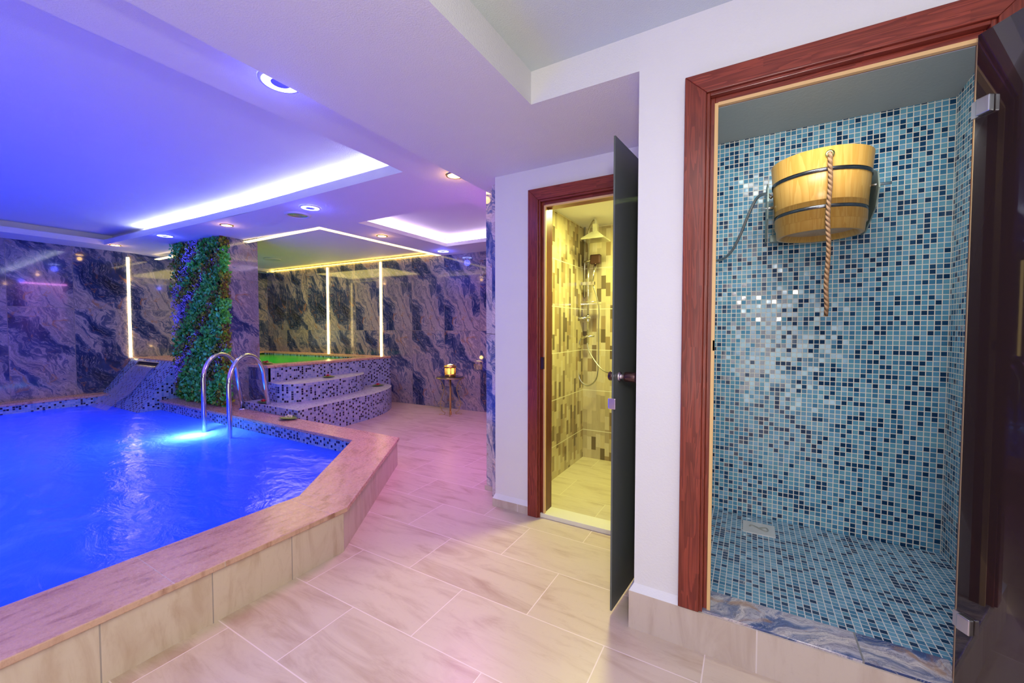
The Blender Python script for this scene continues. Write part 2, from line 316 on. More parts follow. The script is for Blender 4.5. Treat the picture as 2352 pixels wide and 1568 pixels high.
# ------------------------------------------------------------------ mesh builder (world coordinates, metric UVs)
class MB:
    def __init__(s): s.v = []; s.f = []; s.uv = []; s.sm = []
    def face(s, pts, uvs=None, smooth=False):
        i = len(s.v); s.v += [tuple(p) for p in pts]; s.f.append(tuple(range(i, i+len(pts))))
        if uvs is None:
            n = Vector((0, 0, 0)); P_ = [Vector(p) for p in pts]
            for k in range(len(P_)):
                a, b = P_[k], P_[(k+1) % len(P_)]; n += a.cross(b)
            ax = max(range(3), key=lambda q: abs(n[q]))
            j, k = ((1, 2), (0, 2), (0, 1))[ax]
            uvs = [(p[j], p[k]) for p in pts]
        s.uv.append(uvs); s.sm.append(smooth); return s
    def box(s, x0, y0, z0, x1, y1, z1):
        a = [(x0, y0, z0), (x1, y0, z0), (x1, y1, z0), (x0, y1, z0), (x0, y0, z1), (x1, y0, z1), (x1, y1, z1), (x0, y1, z1)]
        for f in ((0, 3, 2, 1), (4, 5, 6, 7), (0, 1, 5, 4), (1, 2, 6, 5), (2, 3, 7, 6), (3, 0, 4, 7)): s.face([a[i] for i in f])
        return s
    def obox(s, c, ux, uy, uz, hx, hy, hz):
        c = Vector(c); ux, uy, uz = Vector(ux).normalized()*hx, Vector(uy).normalized()*hy, Vector(uz).normalized()*hz
        a = [c+ux*i+uy*j+uz*k for k in (-1, 1) for (i, j) in ((-1, -1), (1, -1), (1, 1), (-1, 1))]
        loc = [(i*hx, j*hy, k*hz) for k in (-1, 1) for (i, j) in ((-1, -1), (1, -1), (1, 1), (-1, 1))]
        for f in ((0, 3, 2, 1), (4, 5, 6, 7), (0, 1, 5, 4), (1, 2, 6, 5), (2, 3, 7, 6), (3, 0, 4, 7)):
            L = [loc[i] for i in f]; ax = [q for q in range(3) if len({round(l[q], 6) for l in L}) == 1][0]
            j, k = ((1, 2), (0, 2), (0, 1))[ax]
            s.face([a[i] for i in f], [(l[j], l[k]) for l in L])
        return s
    def prism(s, poly, z0, z1, top=True, bottom=True, sides=True):
        area = sum(poly[i][0]*poly[(i+1) % len(poly)][1]-poly[(i+1) % len(poly)][0]*poly[i][1] for i in range(len(poly)))
        if area < 0: poly = poly[::-1]
        n = len(poly); d = 0
        if top: s.face([(x, y, z1) for x, y in poly])
        if bottom: s.face([(x, y, z0) for x, y in poly[::-1]])
        if sides:
            for i in range(n):
                a, b = poly[i], poly[(i+1) % n]; L = math.dist(a, b)
                s.face([(*a, z0), (*b, z0), (*b, z1), (*a, z1)], [(d, z0), (d+L, z0), (d+L, z1), (d, z1)]); d += L
        return s
    def tube(s, path, r, n=10, caps=True):
        P_ = [Vector(p) for p in path]; rs = r if isinstance(r, (list, tuple)) else [r]*len(P_)
        up = None; rings = []; d = 0
        for i, p in enumerate(P_):
            t = (P_[min(i+1, len(P_)-1)]-P_[max(i-1, 0)]).normalized()
            if up is None:
                up = Vector((0, 0, 1)) if abs(t.z) < .9 else Vector((1, 0, 0))
            up = (up-t*up.dot(t)).normalized(); b = t.cross(up)
            if i: d += (p-P_[i-1]).length
            rings.append(([p+(up*math.cos(2*PI*k/n)+b*math.sin(2*PI*k/n))*rs[i] for k in range(n)], d, rs[i]))
        for (A, da, ra), (B, db, rb) in zip(rings, rings[1:]):
            c = 2*PI*ra
            for k in range(n):
                k2 = (k+1) % n
                s.face([A[k], A[k2], B[k2], B[k]][::-1], [(c*k/n, da), (c*(k+1)/n, da), (c*(k+1)/n, db), (c*k/n, db)][::-1], True)
        if caps:
            s.face(rings[0][0]); s.face(rings[-1][0][::-1])
        return s
    def lathe(s, prof, c=(0, 0, 0), n=32, axis='z', smooth=True, a0=0, a1=2*PI):
        d = 0; ps = []
        def T(r, h, a):
            x, y = r*math.cos(a), r*math.sin(a)
            v = {'z': (x, y, h), 'y': (x, h, y), 'x': (h, x, y)}[axis]
            return (v[0]+c[0], v[1]+c[1], v[2]+c[2])
        for i in range(len(prof)-1):
            (r0, h0), (r1, h1) = prof[i], prof[i+1]; L = math.hypot(r1-r0, h1-h0); rm = max(r0, r1)
            for k in range(n):
                a, b = a0+(a1-a0)*k/n, a0+(a1-a0)*(k+1)/n
                pts = [T(r0, h0, a), T(r0, h0, b), T(r1, h1, b), T(r1, h1, a)]; uv = [(a*rm, d), (b*rm, d), (b*rm, d+L), (a*rm, d+L)]
                if r0 < 1e-6: pts.pop(1); uv.pop(1)
                elif r1 < 1e-6: pts.pop(2); uv.pop(2)
                s.face(pts, uv, smooth)
            d += L
        return s
    def build(s, name, mat, parent=None, bevel=0, weld=True, **tags):
        off = Vector(parent.matrix_world_loc) if parent is not None and hasattr(parent, 'matrix_world_loc') else Vector((0, 0, 0))
        if parent is not None: off = wloc(parent)
        me = bpy.data.meshes.new(name)
        org = off
        if parent is None and tags.get('origin'): org = Vector(tags['origin'])
        me.from_pydata([tuple(Vector(v)-org) for v in s.v], [], s.f)
        ul = me.uv_layers.new(name='UVMap'); k = 0
        for uvs in s.uv:
            for u in uvs: ul.data[k].uv = u; k += 1
        for p, sm in zip(me.polygons, s.sm): p.use_smooth = sm
        if weld:
            import bmesh
            bm = bmesh.new(); bm.from_mesh(me); bmesh.ops.remove_doubles(bm, verts=bm.verts, dist=1e-5)
            bm.to_mesh(me); bm.free()
        me.materials.append(mat)
        o = bpy.data.objects.new(name, me); COL.objects.link(o)
        if parent is not None: o.parent = parent
        elif tags.get('origin'): o.location = org
        if bevel:
            b = o.modifiers.new('bevel', 'BEVEL'); b.width = bevel; b.segments = 2; b.limit_method = 'ANGLE'; b.angle_limit = R(40)
        for k_, v_ in tags.items():
            if k_ != 'origin': o[k_] = v_
        return o
def wloc(o):
    v = Vector(o.location)
    while o.parent: o = o.parent; v += Vector(o.location)
    return v
def thing(name, loc, label=None, category=None, group=None, kind=None):
    o = bpy.data.objects.new(name, None); COL.objects.link(o); o.location = loc; o.empty_display_size = .05
    if label: o['label'] = label
    if category: o['category'] = category
    if group: o['group'] = group
    if kind: o['kind'] = kind
    return o
ST = dict(kind='structure')

# ------------------------------------------------------------------ room shell
Y1, Y2 = 1.78, 2.50
CE = [(-9.0, 5.0), (-3.4, 5.2)]
MB().face([(-2.1, -4.5, 0), (3, -4.5, 0), (3, 1.85, 0), (-.36, 1.85, 0), (-.36, 2.50, 0), (-1.60, 2.50, 0), (-1.60, 5.4, 0), (-9.1, 5.4, 0), (-9.1, 2.70, 0), (-2.9, 2.70, 0), (-2.1, 1.48, 0)]).build('floor', M['floor'], weld=False, **ST)
MB().box(-9.15, -4.6, -1, -9.0, 5.2, 2.8).build('wall_left', M['marbleL'], **ST)
# back wall (slightly out of square)
d = Vector((5.6+.9, .2*6.5/5.6, 0)); 
b0, b1 = Vector((-9.0, 5.0)), Vector((-1.5, 5.0+.2*7.5/5.6))
MB().face([(*b0, -.2), (*b1, -.2), (*b1, 2.8), (*b0, 2.8)], [(b0.x, -.2), (b1.x, -.2), (b1.x, 2.8), (b0.x, 2.8)]).face([(b0.x, b0.y+.1, 2.8), (b1.x, b1.y+.1, 2.8), (b1.x, b1.y+.1, -.2), (b0.x, b0.y+.1, -.2)]).face([(*b0, 2.8), (*b1, 2.8), (b1.x, b1.y+.1, 2.8), (b0.x, b0.y+.1, 2.8)]).build('wall_back', M['marbleB'], **ST)
MB().box(-9.1, -4.6, -1, 3.1, -4.5, 2.8).build('wall_front', M['marbleB'], **ST)
MB().box(3.0, -4.5, -.1, 3.1, 1.8, 2.8).build('wall_right', M['plaster'], **ST)

def wall_open(y0, y1, xa, xb, za, zb, ox0, ox1, oz0, oz1):
    m = MB()
    m.box(xa, y0, za, ox0, y1, zb); m.box(ox1, y0, za, xb, y1, zb); m.box(ox0, y0, oz1, ox1, y1, zb)
    if oz0 > za: m.box(ox0, y0, za, ox1, y1, oz0)
    return m
wall_open(Y1, 1.90, -.42, 3.0, 0, 2.8, -.158, .66, .165, 2.195).build('wall_hammam_front', M['plaster'], **ST)
MB().box(-.42, 1.90, 0, -.31, 2.62, 2.8).build('wall_pier', M['plaster'], **ST)
wall_open(Y2, 2.62, -1.595, -.42, 0, 2.6, -1.235, -.40, 0, 2.15).build('wall_shower_front', M['plaster'], **ST)
MB().box(-1.82, 2.72, 0, -1.70, 5.15, 2.6).box(-1.70, 2.62, 0, -1.595, 2.72, 2.6).build('wall_corridor', M['marbleC'], **ST)
MB().box(-1.825, 2.70, 0, -1.62, 2.72, .035).build('baseboard_corridor', M['plinth'], **ST)
# shower room and hammam room
light('hammam_fill_light', 'AREA', (.22, 2.02, 2.40), 4.2, (.95, 1, .96), .5, rot=(R(20), 0, 0), size_y=.12)  # second copy of the added hammam fill
MB().box(-1.56, 2.62, -.02, -1.44, 4.0, 2.5).build('wall_shower_left', M['showwall'], **ST)
MB().box(-1.56, 3.89, -.02, -.2, 4.0, 2.5).build('wall_shower_back', M['showwall'], **ST)
MB().box(-.36, 2.62, -.02, -.3, 3.89, 2.5).build('wall_shower_right', M['showwall'], **ST)
MB().box(-1.44, 2.55, -.03, -.36, 3.89, .0).build('floor', M['showfloor'], **ST)
MB().box(-1.45, 2.62, 2.285, -.36, 3.9, 2.4).build('ceiling', M['plaster'], **ST)
# hammam room
MB().box(-.42, 2.9, 0, 1.1, 3.0, 2.7).build('wall_hammam_back', M['hammam'], **ST)
MB().face([(.89, 1.9, 0), (.866, 2.9, 0), (.866, 2.9, 2.7), (.89, 1.9, 2.7)], [(1.9, 0), (2.9, 0), (2.9, 2.7), (1.9, 2.7)]).face([(1.0, 2.9, 0), (1.0, 1.9, 0), (1.0, 1.9, 2.7), (1.0, 2.9, 2.7)]).build('wall_hammam_right', M['hammam'], **ST)
MB().box(-.31, 1.90, 0, -.29, 2.9, 2.7).build('wall_hammam_left', M['hammam'], **ST)
MB().box(-.30, 1.92, 0, .9, 2.9, .14).build('floor', M['hfloor'], **ST)
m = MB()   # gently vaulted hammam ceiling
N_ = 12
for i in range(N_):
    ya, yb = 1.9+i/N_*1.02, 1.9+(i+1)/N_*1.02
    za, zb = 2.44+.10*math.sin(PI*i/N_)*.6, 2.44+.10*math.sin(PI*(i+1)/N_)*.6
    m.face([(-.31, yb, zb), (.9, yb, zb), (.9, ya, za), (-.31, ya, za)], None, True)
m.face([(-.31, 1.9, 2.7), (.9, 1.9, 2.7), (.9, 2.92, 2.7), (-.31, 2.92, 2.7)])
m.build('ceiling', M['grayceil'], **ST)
MB().box(-.158, 1.765, .10, .602, 1.92, .172).build('trim_threshold', M['marbleS'], bevel=.003, **ST)
MB().box(-1.235, 2.49, 0, -.42, 2.62, .03).build('trim_shower_threshold', m_plain('cream_marble', (.80, .76, .62), .2), bevel=.003, **ST)
# plinth tiles under the hammam wall
MB().box(-.437, 1.757, 0, 3.0, 1.78, .163).box(-.437, 1.78, 0, -.42, 2.5, .163).build('baseboard_hammam', M['plinth'], **ST)
MB().face([(-.437, 1.757, .163), (-.158-.08, 1.757, .163), (-.158-.08, 1.78, .19), (-.42, 1.78, .19)]).face([(-.437, 1.757, .163), (-.42, 1.78, .19), (-.42, 2.5, .19), (-.437, 2.5, .163)]).build('trim_plaster_lip', M['plaster'], **ST)
MB().box(-1.61, 2.482, 0, -1.313, 2.5, .055).build('baseboard_shower', M['plinth'], **ST)
MB().face([(-1.61, 2.482, .055), (-1.315, 2.482, .055), (-1.315, 2.5, .088), (-1.595, 2.5, .088)]).face([(-1.61, 2.482, .055), (-1.595, 2.5, .088), (-1.595, 2.72, .088), (-1.61, 2.72, .055)]).build('trim_plaster_lip', M['plaster'], **ST)

# ------------------------------------------------------------------ ceilings
def zt(x, y): return .02*max(0, -x-4.5)*min(1, max(0, (4.2-y)/1.4))
def hq(m, x0, x1, y0, y1, z, flip=False):
    xs = [x0]+[v for v in (-8, -7, -6, -4.5) if x0 < v < x1]+[x1]; ys = [y0]+[v for v in (2.8, 3.5, 4.2) if y0 < v < y1]+[y1]
    for a, b in zip(xs, xs[1:]):
        for c, d_ in zip(ys, ys[1:]):
            p = [(a, d_), (b, d_), (b, c), (a, c)]
            p = [(X, Y, z+zt(X, Y)) for X, Y in p]
            m.face(p[::-1] if flip else p)
def vq(m, xa, ya, xb, yb, z0, z1):
    n = max(1, int(abs(xb-xa)/1.0))
    for i in range(n):
        X0, X1, Y0, Y1_ = xa+(xb-xa)*i/n, xa+(xb-xa)*(i+1)/n, ya+(yb-ya)*i/n, ya+(yb-ya)*(i+1)/n
        m.face([(X0, Y0, z0+zt(X0, Y0)), (X1, Y1_, z0+zt(X1, Y1_)), (X1, Y1_, z1+zt(X1, Y1_)), (X0, Y0, z1+zt(X0, Y0))])
ZS, ZD = 2.455, 2.37
m = MB()
T1 = (-8.35, -2.25, -3.4, 2.258); T3 = (-3.77, -2.27, 3.09, 4.62); TJ = (-8.75, -4.33, 2.995, 5.02)
# soffit sheets
hq(m, -9.0, T1[0], -4.5, 2.85, ZS); hq(m, T1[0], T1[1], T1[3], 2.85, ZS); hq(m, T1[0], T1[1], -4.5, T1[2], ZS)
hq(m, T1[1], -1.76, -4.5, 2.85, ZS)
hq(m, -9.0, -1.7, 2.85, TJ[2], ZS); hq(m, -9.0, TJ[0], TJ[2], 5.1, ZS); hq(m, TJ[1], T3[0], TJ[2], 5.25, ZS)
hq(m, T3[0], T3[1], TJ[2], T3[2], ZS); hq(m, T3[1], -1.7, TJ[2], 5.3, ZS); hq(m, T3[0], T3[1], T3[3], 5.3, ZS)
def tray(m, T, lip, rec, top, left=True):
    x0, x1, y0, y1 = T
    zl = ZS+lip
    vq(m, x0, y1, x1, y1, ZS, zl); vq(m, x0, y0, x0, y1, ZS, zl); vq(m, x1, y1, x1, y0, ZS, zl); vq(m, x1, y0, x0, y0, ZS, zl)
    X0, X1, Y0, Y1_ = x0-rec, x1+rec, y0-rec, y1+rec
    hq(m, X0, x0, Y0, Y1_, zl, True); hq(m, x1, X1, Y0, Y1_, zl, True); hq(m, x0, x1, y1, Y1_, zl, True); hq(m, x0, x1, Y0, y0, zl, True)
    vq(m, X0, Y1_, X1, Y1_, zl, top); vq(m, X0, Y0, X0, Y1_, zl, top); vq(m, X1, Y1_, X1, Y0, zl, top); vq(m, X1, Y0, X0, Y0, zl, top)
    hq(m, X0, X1, Y0, Y1_, top)
tray(m, T1, .075, .13, 2.62); tray(m, T3, .05, .12, 2.60)
# shallow recess over the raised pool
x0, x1, y0, y1 = TJ
vq(m, x0, y0, x0, y1, ZS, 2.52); vq(m, x1, y1, x1, y0, ZS, 2.52); vq(m, x1, y0, x0, y0, ZS, 2.52)
hq(m, x0, x1, y0, 5.3, 2.52)
m.build('ceiling', M['ceil'], weld=False, **ST)
# lower white ceiling with its tray over the camera
m = MB()
m.face([(-1.82, 2.8, ZD), (-.93, 2.8, ZD), (-.93, -4.5, ZD), (-1.72, -4.5, ZD)])
m.face([(-.93, 2.8, ZD), (-.3, 2.8, ZD), (-.3, Y1, ZD), (-.93, Y1, ZD)])
m.face([(-1.82, 2.8, ZD), (-1.72, -4.5, ZD), (-1.72, -4.5, 2.7), (-1.82, 2.8, 2.7)])
m.face([(-.93, Y1, ZD), (-.42, Y1, ZD), (-.42, Y1, 2.525), (-.93, Y1, 2.525)])
m.face([(-.93, -4.5, ZD), (-.93, Y1, ZD), (-.93, Y1, 2.525), (-.93, -4.5, 2.525)])
m.face([(-1.82, 2.8, 2.7), (-.3, 2.8, 2.7), (-.3, 2.8, ZD), (-1.82, 2.8, ZD)])
m.build('ceiling', M['ceil'], weld=False, **ST)
MB().face([(-.93, Y1, 2.525), (3, Y1, 2.525), (3, -4.5, 2.525), (-.93, -4.5, 2.525)]).face([(-9.1, -4.6, 2.82), (3.1, -4.6, 2.82), (3.1, 5.6, 2.82), (-9.1, 5.6, 2.82)]).build('ceiling', M['greenceil'], weld=False, **ST)

# LED strips (cove light sources are real strips lying behind the lips)
def led(name, label, m, mat, loc, cat='led strip', group=None):
    t = dict(label=label, category=cat)
    if group: t['group'] = group
    return m.build(name, mat, origin=loc, **t)
def strip_box(x0, y0, z0, x1, y1, z1):
    a = zt(x0, y0); b = zt(x1, y1); m = MB()
    pts = [(x0, y0, z0+a), (x1, y0, z0+b), (x1, y1, z0+b), (x0, y1, z0+a), (x0, y0, z1+a), (x1, y0, z1+b), (x1, y1, z1+b), (x0, y1, z1+a)]
    for f in ((0, 3, 2, 1), (4, 5, 6, 7), (0, 1, 5, 4), (1, 2, 6, 5), (2, 3, 7, 6), (3, 0, 4, 7)): m.face([pts[i] for i in f])
    return m
led('cove_led_strip', 'white LED strip glowing along the far lip of the big pool ceiling tray', strip_box(-7.3, 2.31, ZS+.078, -2.2, 2.325, ZS+.088), M['ledwhite'], (-4.7, 2.3, ZS+.078))
m = MB().box(-3.82, 3.09, ZS+.052, -3.805, 4.62, ZS+.062).box(-3.80, 4.655, ZS+.052, -2.2, 4.67, ZS+.062)
led('cove_led_strip', 'lavender white LED strip in the small square ceiling tray by the back wall', m, M['ledviolet'], (-3.8, 4.6, ZS+.052))
m = MB().box(-8.75, 2.99, ZS-.004, -4.30, 3.055, ZS+.006).box(-4.385, 3.055, ZS-.004, -4.30, 5.13, ZS+.006)
for i in range(0): pass
led('ceiling_led_profile', 'warm yellow LED profile framing the ceiling recess over the raised pool', m, M['ledwarmsoft'], (-6.5, 3.0, ZS-.004))
m = MB().face([(-8.9, 4.94, 2.475), (-4.45, 5.10, 2.475), (-4.45, 5.12, 2.475), (-8.9, 4.96, 2.475)][::-1]).face([(-8.9, 4.94, 2.475), (-4.45, 5.10, 2.475), (-4.45, 5.10, 2.49), (-8.9, 4.94, 2.49)]).face([(-8.9, 4.96, 2.475), (-4.45, 5.12, 2.475), (-4.45, 5.12, 2.49), (-8.9, 4.96, 2.49)][::-1]).face([(-8.9, 4.94, 2.49), (-4.45, 5.10, 2.49), (-4.45, 5.12, 2.49), (-8.9, 4.96, 2.49)])
m_ = MB().face([(-8.9, 4.985, 2.47), (-4.5, 5.14, 2.47), (-4.5, 5.155, 2.47), (-8.9, 5.0, 2.47)][::-1]).face([(-8.9, 4.98, 2.47), (-4.5, 5.135, 2.47), (-4.5, 5.135, 2.482), (-8.9, 4.98, 2.482)])
led('wall_top_led_strip', 'warm yellow LED strip along the top of the marble back wall above the raised pool', m, M['ledtop'], (-6.5, 5.07, 2.47))
led('wall_led_strip', 'vertical warm LED strip on the left marble wall above the water slope', MB().box(-9.0, 2.70, .80, -8.982, 2.735, 2.47), M['ledwarm'], (-8.99, 2.72, .8), group=None)
def yb(x): return 5.0+.2*(x+9)/5.6
for x, lab in ((-7.06, 'vertical warm LED strip at the middle of the wall behind the raised pool'), (-5.66, 'vertical warm LED strip at the right end of the raised pool, by the mosaic corner')):
    y = yb(x); led('wall_led_strip', lab, MB().box(x-.017, y-.018, .80, x+.017, y, 2.45), M['ledwarm'], (x, y-.01, .8))

# downlights
def downlight(x, y, z, kind, label):
    t = thing('recessed_downlight', (x, y, z), label, 'downlight', 'blue ring downlights' if kind == 'b' else 'warm spot downlights')
    if kind == 'b':
        MB().lathe([(.095, 0), (.092, -.006), (.080, -.008)], (x, y, z)).build('bezel', M['whiteplastic'], t)
        MB().lathe([(.080, -.008), (.042, -.010)], (x, y, z)).build('light_ring', M['bluering'], t)
        MB().lathe([(.042, -.010), (.0, -.012)], (x, y, z)).build('lamp_centre', M['lampin'], t)
        light('downlight_lamp', 'POINT', (x, y, z-.09), 2.2, (.08, .10, 1), .05)
    else:
        MB().lathe([(.068, 0), (.064, -.008), (.052, -.008)], (x, y, z)).build('bezel', M['gold'], t)
        MB().lathe([(.052, -.006), (.0, -.012)], (x, y, z)).build('lamp_lens', M['warmspot'], t)
        light('downlight_lamp', 'POINT', (x, y, z-.07), .8, (1, .55, .15), .03)
for x, y, k, lab in [(-1.925, 1.15, 'b', 'blue ring downlight half hidden by the edge of the white ceiling'), (-3.68, 2.465, 'b', 'blue ring downlight in front of the round ceiling speaker'),
                     (-6.61, 2.375, 'b', 'blue ring downlight left of the plant covered pillar'), (-4.03, 4.86, 'b', 'blue ring downlight close to the marble back wall'),
                     (-1.96, 2.50, 'w', 'small warm spot beside the edge of the white ceiling'), (-5.18, 2.436, 'w', 'small warm spot just above the plant covered pillar'),
                     (-4.03, 3.67, 'w', 'small warm spot between the yellow LED line and the lavender tray'), (-8.2, 2.34, 'w', 'small warm spot near the left marble wall, farthest left')]:
    downlight(x, y, ZS+zt(x, y)-.001, k, lab)
t = thing('ceiling_speaker', (-4.03, 2.56, ZS), 'round grey speaker grille flush in the violet ceiling', 'speaker')
MB().lathe([(.125, 0), (.12, -.012), (.10, -.014), (.095, -.004)], (-4.03, 2.56, ZS)).build('rim', M['whiteplastic'], t)
m = MB()
for i in range(5): r0 = .09-.018*i; m.lathe([(r0, -.004), (r0-.008, -.010), (max(r0-.014, .002), -.004)], (-4.03, 2.56, ZS))
m.build('grille', M['satin'], t)
t = thing('ceiling_vent', (-7.39, 4.2, 2.52), 'small round vent in the yellow lit ceiling over the raised pool', 'vent')
MB().lathe([(.14, 0), (.13, -.015), (.11, -.006), (.08, -.014), (.06, -.006), (0, -.012)], (-7.39, 4.2, 2.52)).build('vent_cone', M['whiteplastic'], t)

# ------------------------------------------------------------------ main pool
pool = thing('swimming_pool', (-5.5, 1.0, 0), 'large raised swimming pool with glowing blue water and beige stone surround', 'swimming pool')
OUT = [(-2.02, -3.7), (-2.02, 1.54), (-2.87, 2.78)]
# coping slabs
m = MB()
m.face([(-2.40, -3.7, .262), (-2.02, -3.7, .262), (-2.02, 1.54, .262), (-2.40, 1.50, .262)])
m.build('x', M['coping'], pool) if False else None
cop = MB()
cop.prism([(-2.40, -3.7), (-2.005, -3.7), (-2.005, 1.545), (-2.40, 1.50)], .232, .26)
def rotuv(mb, k0, ang, o=(0, 0)):
    ca, sa = math.cos(ang), math.sin(ang)
    for k in range(k0, len(mb.uv)):
        mb.uv[k] = [((u-o[0])*ca-(v-o[1])*sa, (u-o[0])*sa+(v-o[1])*ca) for u, v in mb.uv[k]]
k = len(cop.uv); cop.prism([(-2.40, 1.50), (-2.005, 1.545), (-2.86, 2.79), (-3.17, 2.505)], .232, .26); rotuv(cop, k, -R(34), (-2.4, 1.5))
k = len(cop.uv); cop.prism([(-3.17, 2.505), (-2.86, 2.79), (-7.3, 2.79), (-7.3, 2.505)], .232, .26); rotuv(cop, k, PI/2)
cop.build('coping', M['coping'], pool, bevel=.004)
MB().prism([(-9.0, -3.7), (-8.70, -3.7), (-8.70, 2.42), (-9.0, 2.42)], .232, .26).build('coping', M['coping'], pool)
MB().box(-2.06, -3.7, 0, -2.02, 1.53, .232).build('side_cladding', M['skirt'], pool)
a, b = (-2.02, 1.53), (-2.87, 2.775); L = math.dist(a, b)
MB().face([(*a, 0), (*b, 0), (*b, .232), (*a, .232)], [(.14+0, 0), (.14+L, 0), (.14+L, .232), (.14, .232)]).face([(a[0]-.04, a[1], 0), (a[0]-.04, a[1], .232), (b[0]-.04, b[1], .232), (b[0]-.04, b[1], 0)]).build('side_cladding', M['skirt'], pool, weld=False)
MB().box(-4.6, 2.74, 0, -2.87, 2.775, .232).build('side_cladding', M['skirt'], pool)
INN = [(-2.41, -3.7), (-2.41, 1.495), (-3.172, 2.515), (-7.35, 2.515)]
m = MB(); dd = 0
for a, b in zip(INN, INN[1:]):
    L = math.dist(a, b); m.face([(*b, -.9), (*a, -.9), (*a, .232), (*b, .232)], [(dd+L, -.9), (dd, -.9), (dd, .232), (dd+L, .232)]); dd += L
m.face([(-8.71, -3.7, -.9), (-8.71, 2.45, -.9), (-8.71, 2.45, .232), (-8.71, -3.7, .232)])
m.build('mosaic_lining', M['poolmos'], pool)
MB().face([(-9.0, -3.7, -.9), (-2.4, -3.7, -.9), (-2.4, 2.6, -.9), (-9.0, 2.6, -.9)]).face([(-9, -3.7, -.9), (-9, -3.7, .2), (-2.4, -3.7, .2), (-2.4, -3.7, -.9)]).build('basin_floor', M['basin'], pool)
m = MB()
m.face([(-8.72, -3.69, .12), (-2.405, -3.69, .12), (-2.405, 1.497, .12), (-3.168, 2.52, .12), (-8.72, 2.52, .12)])
m.build('water', M['water'], pool, weld=False)
# underwater lamp lens just below the surface
MB().lathe([(.10, -.012), (.085, -.03), (0, -.036)], (-5.62, 2.505, .0), axis='y').build('underwater_lamp', m_emit('aqua_lamp', (.5, .95, 1), 6), pool)

# ladder rails
lad = thing('pool_handrail', (-5.2, 2.6, .26), 'pair of polished steel hoop handrails rising from the water onto the pool edge', 'handrail')
def rail(w, d_, ztop=.985):
    w = Vector(w); d_ = Vector(d_); P_ = []
    hv = Vector((d_.x-w.x, d_.y-w.y, 0)); 
    sp = hv*.86; r = sp.length/2; zc = ztop-r*1.02
    P_.append(Vector((w.x, w.y, -.5))); P_.append(Vector((w.x, w.y, .3))); P_.append(Vector((w.x, w.y, zc)))
    for i in range(1, 16):
        a = PI*i/16; P_.append(Vector((w.x, w.y, zc))+sp*(1-math.cos(a))/2+Vector((0, 0, math.sin(a)*r*1.02)))
    P_.append(Vector((w.x, w.y, zc))+sp); P_.append(d_)
    return P_
for w_, d_ in (((-5.31, 2.22, 0), (-5.60, 2.77, .26)), ((-4.80, 2.24, 0), (-5.15, 2.86, .26))):
    h = MB().tube(rail(w_, d_), .0235, 16).build('rail', M['steel'], lad)
    MB().lathe([(.045, 0), (.043, .008), (.028, .014), (.025, .012)], d_, 20).build('floor_flange', M['steel'], h)

# ------------------------------------------------------------------ water slope
ws = thing('water_slope', (-8.15, 2.5, 0), 'sloping mosaic water chute with a slot spout in the pool corner', 'water feature')
sl = [(2.74, .785), (2.36, .26), (2.26, .12), (1.95, -.30), (2.74, -.30)]
m = MB(); X0, X1 = -9.0, -7.3
for (ya, za), (yb_, zb_) in zip(sl[:3], sl[1:4]):
    pass
La = 0
for (ya, za), (yb_, zb_) in zip(sl[:3], sl[1:4]):
    L = math.hypot(ya-yb_, za-zb_)
    m.face([(X0, yb_, zb_), (X1, yb_, zb_), (X1, ya, za), (X0, ya, za)], [(X0, -La-L), (X1, -La-L), (X1, -La), (X0, -La)]); La += L
m.face([(X1, y, z) for y, z in sl][::-1])
m.build('mosaic_slope', M['poolmos'], ws)
dn = Vector((0, -.38, -.525)).normalized(); nn = Vector((0, -.525, .38)).normalized()
def sp(x, s_, h=0): p = Vector((x, 2.74, .785))+dn*s_+nn*h; return p
m = MB(); A = [sp(-8.62, .05, .002), sp(-7.86, .05, .002), sp(-7.86, .13, .002), sp(-8.62, .13, .002)]
m.face([A[3], A[2], A[1], A[0]]).build('slot_opening', M['black'], ws)  # flat black face paints the shade inside the slot
m = MB().obox(sp(-8.24, .045, .008), (1, 0, 0), dn, nn, .40, .006, .012).obox(sp(-8.24, .137, .006), (1, 0, 0), dn, nn, .40, .006, .010).obox(sp(-8.635, .09, .006), (1, 0, 0), dn, nn, .008, .05, .010).obox(sp(-7.845, .09, .006), (1, 0, 0), dn, nn, .008, .05, .010)
m.build('slot_frame', M['satin'], ws)
m = MB(); prof = [(.11, .012), (.16, .03), (.24, .035), (.32, .032), (.42, .030), (.52, .034), (.60, .045), (.68, .07), (.78, .10), (.92, .13)]
for (s0, h0), (s1, h1) in zip(prof, prof[1:]):
    for i in range(12):
        xa, xb = -8.62+.74*i/12, -8.62+.74*(i+1)/12
        m.face([sp(xa, s1, h1), sp(xb, s1, h1), sp(xb, s0, h0), sp(xa, s0, h0)], [(xa, s1), (xb, s1), (xb, s0), (xa, s0)], True)
m.build('water_sheet', M['fallwater'], ws)

# ------------------------------------------------------------------ raised pool
rp = thing('raised_pool', (-7.2, 4.0, 0), 'raised corner pool with green lit water and blue mosaic front', 'pool')
FX = -5.455
m = MB()
m.face([(FX, 3.02, 0), (FX-.0, yb(FX), 0), (FX, yb(FX), .768), (FX, 3.02, .768)])
m.build('mosaic_front', M['stepmos'], rp)
MB().box(-5.93, 3.02, .0, FX, 3.05, .768).build('marble_side', M['marbleP'], rp)
rim = MB()
rim.prism([(FX-.26, 3.0), (FX+.015, 3.0), (FX+.015, yb(FX)), (FX-.26, yb(FX))], .768, .80)
k = len(rim.uv); rim.prism([(-5.93, 3.0), (FX-.26, 3.0), (FX-.26, 3.28), (-5.93, 3.28)], .768, .80)
rim.prism([(-9.0, 2.74), (-7.3, 2.74), (-7.3, 3.2), (-9.0, 3.2)], .768, .80)
rim.prism([(-7.3, 3.17), (-5.93, 3.17), (-5.93, 3.28), (-7.3, 3.28)], .768, .80)
